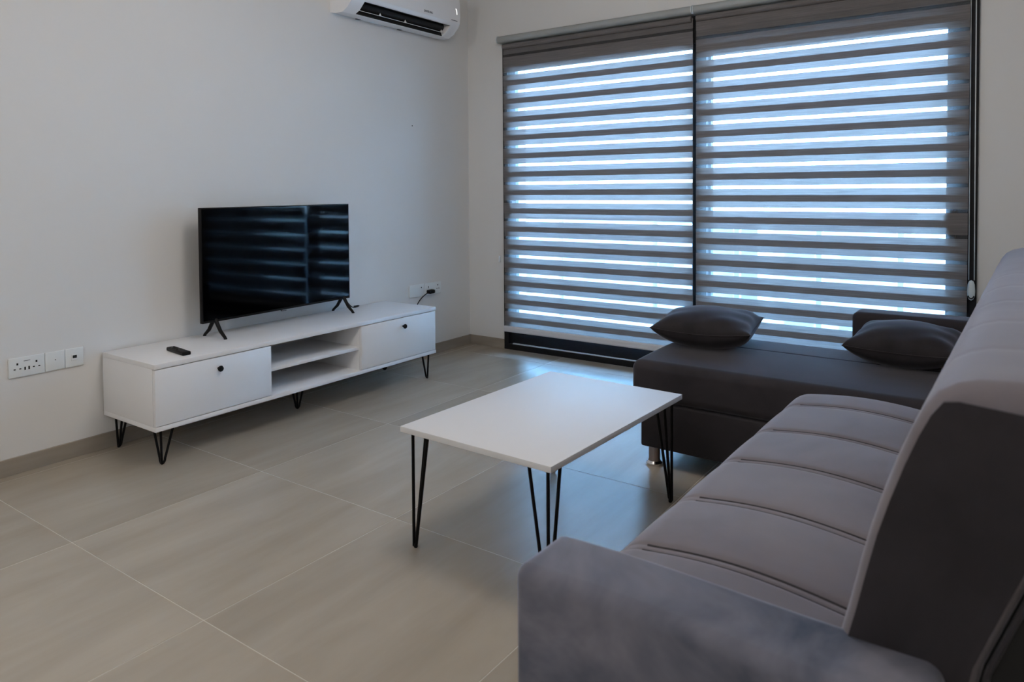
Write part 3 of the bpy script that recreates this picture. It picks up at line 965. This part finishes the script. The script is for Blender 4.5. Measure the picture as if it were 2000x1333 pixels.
# end panel of the backrest facing the camera, its velvet shading painted as a darker colour, and the dark lining of the rear
def inset(prof, d):
    n = len(prof); out = []
    for i in range(n):
        a, b = prof[i - 1], prof[(i + 1) % n]
        t = Vector((b[0] - a[0], b[1] - a[1])).normalized()
        out.append((prof[i][0] + t.y * d, prof[i][1] - t.x * d))
    return out
ep = from_bm('end_shade_panel', add_prism(bmesh.new(), [(x, min(z, 0.917 - max(0, x - 0.63) * 0.09)) for x, z in inset(prof, 0.0125)], -0.0335, -0.026), 'velvet_chaise', sofa)
ep['label'] = 'backrest end panel with its velvet shading painted darker'
rear = [(0.655, 0.085), (0.655, 0.40), (0.6605, 0.480), (0.6765, 0.555), (0.7005, 0.620), (0.7325, 0.705), (0.7585, 0.780), (0.7785, 0.860), (0.7875, 0.858), (0.795, 0.70), (0.795, 0.085)]
rl = from_bm('rear_lining', add_prism(bmesh.new(), rear, -0.028, 2.632), 'lining', sofa)
rl['label'] = 'black lining over the sofa rear'
pp = bmesh.new()
add_tube(pp, [(x + 0.004, -0.030, z) for x, z in [(0.660, 0.44), (0.676, 0.555), (0.700, 0.620), (0.732, 0.705), (0.758, 0.780), (0.776, 0.850)]], 0.004, 8)
from_bm('piping', pp, 'velvet_chaise', sofa, smooth=True)
# chaise
def ch_def(p, n):
    if n.z > 0.5:
        u = (p.x + 0.68) / 1.35
        p = p + Vector((0, 0, 0.010 * math.sin(math.pi * min(1, max(0, (p.y - 1.725) / 0.755))) - 0.003 * math.exp(-((p.y - 2.20) / 0.005) ** 2)))
    return p
cf = [2.20 + d for d in (-0.02, -0.012, -0.008, -0.005, -0.0025, 0, 0.0025, 0.005, 0.008, 0.012, 0.02)]
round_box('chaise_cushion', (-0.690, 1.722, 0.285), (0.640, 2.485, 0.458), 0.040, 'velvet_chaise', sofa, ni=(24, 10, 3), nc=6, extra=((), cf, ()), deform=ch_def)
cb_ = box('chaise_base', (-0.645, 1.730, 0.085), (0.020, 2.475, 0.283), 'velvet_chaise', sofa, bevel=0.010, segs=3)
cb_['label'] = 'dark plinth below the chaise cushion'
leg_prof = [(0.0, 0.0), (0.034, 0.0), (0.036, 0.004), (0.035, 0.010), (0.030, 0.014), (0.0255, 0.018), (0.0245, 0.030), (0.0245, 0.086), (0.0, 0.086)]
for lx, ly in ((-0.600, 1.775), (-0.600, 2.430), (0.060, -0.10), (0.58, -0.10), (0.58, 2.56), (0.12, 2.56), (0.06, 1.2)):
    lg = from_bm('leg', add_lathe(bmesh.new(), leg_prof[5:] , 24, axis=(lx, ly, 0)), 'brown_chrome', sofa, smooth=True, angle=40)
    lg['label'] = 'smoked metal leg'
    fr = from_bm('foot_ring', add_lathe(bmesh.new(), leg_prof[:6] + [(0.0, 0.018)], 24, axis=(lx, ly, 0)), 'chrome', lg, smooth=True, angle=40)
    fr['label'] = 'chrome foot ring'

# ------------------------------------------------------------------ scatter cushions
def cushion(name, label, centre, size, thick, rz, tilt=(0, 0), corner=0.0, seed=0, group='scatter cushions on the chaise'):
    t = thing(name, label, 'cushion', centre, rz, group)
    rnd = random.Random(seed)
    N = 28
    bm = bmesh.new()
    ph = [rnd.uniform(0, 6.28) for _ in range(6)]
    def shape(u, v, s):
        e = max(abs(u), abs(v))
        pin = 1 - 0.075 * (1 - v * v) * abs(u) ** 3
        pin2 = 1 - 0.075 * (1 - u * u) * abs(v) ** 3
        x = u * size / 2 * pin
        y = v * size / 2 * pin2
        h = ((1 - u ** 2) * (1 - v ** 2))
        h = max(0, h) ** 0.42
        wr = 0.006 * math.sin(7 * u + 3 * v + ph[0]) * h * (1 - h) * 3 + 0.004 * math.sin(11 * v - 5 * u + ph[1]) * h * (1 - h) * 3
        z = s * (thick / 2 * h + (wr if s > 0 else 0)) + corner * (u * u * v * v)
        if s < 0 and z < -thick / 2 * 0.86: z = -thick / 2 * 0.86
        z += tilt[0] * x + tilt[1] * y
        return Vector((x, y, z + thick / 2 * 0.86))
    grid = {}
    for s in (1, -1):
        for i in range(N + 1):
            for j in range(N + 1):
                # cluster lines towards the rim
                u = math.sin(math.pi / 2 * (2 * i / N - 1)); v = math.sin(math.pi / 2 * (2 * j / N - 1))
                rim = i in (0, N) or j in (0, N)
                if s == -1 and rim: grid[(s, i, j)] = grid[(1, i, j)]; continue
                grid[(s, i, j)] = bm.verts.new(shape(u, v, s))
    for s in (1, -1):
        for i in range(N):
            for j in range(N):
                q = [grid[(s, i, j)], grid[(s, i + 1, j)], grid[(s, i + 1, j + 1)], grid[(s, i, j + 1)]]
                bm.faces.new(q if s == 1 else q[::-1])
    from_bm('cover', bm, 'velvet_pillow', t, smooth=True)
    rim = []
    for k in range(4 * 24):
        a, f = divmod(k, 24); f = -1 + 2 * f / 24
        u, v = [(f, -1), (1, f), (-f, 1), (-1, -f)][a]
        rim.append(shape(u, v, 1))
    rim.append(rim[0])
    pb2 = add_tube(bmesh.new(), rim, 0.0028, 6, caps=False)
    from_bm('seam_piping', pb2, 'velvet_pillow', t, smooth=True)
    return t
cushion('cushion', 'dark velvet cushion lying at the free end of the chaise', (2.285, -1.130, 0.468), 0.440, 0.185, R(8), (0.0, 0.02), 0.02, 1)
cushion('cushion', 'dark velvet cushion tucked between far arm and sofa back', (3.092, -1.045, 0.469), 0.400, 0.180, R(-3), (0.0, 0.05), 0.012, 2)
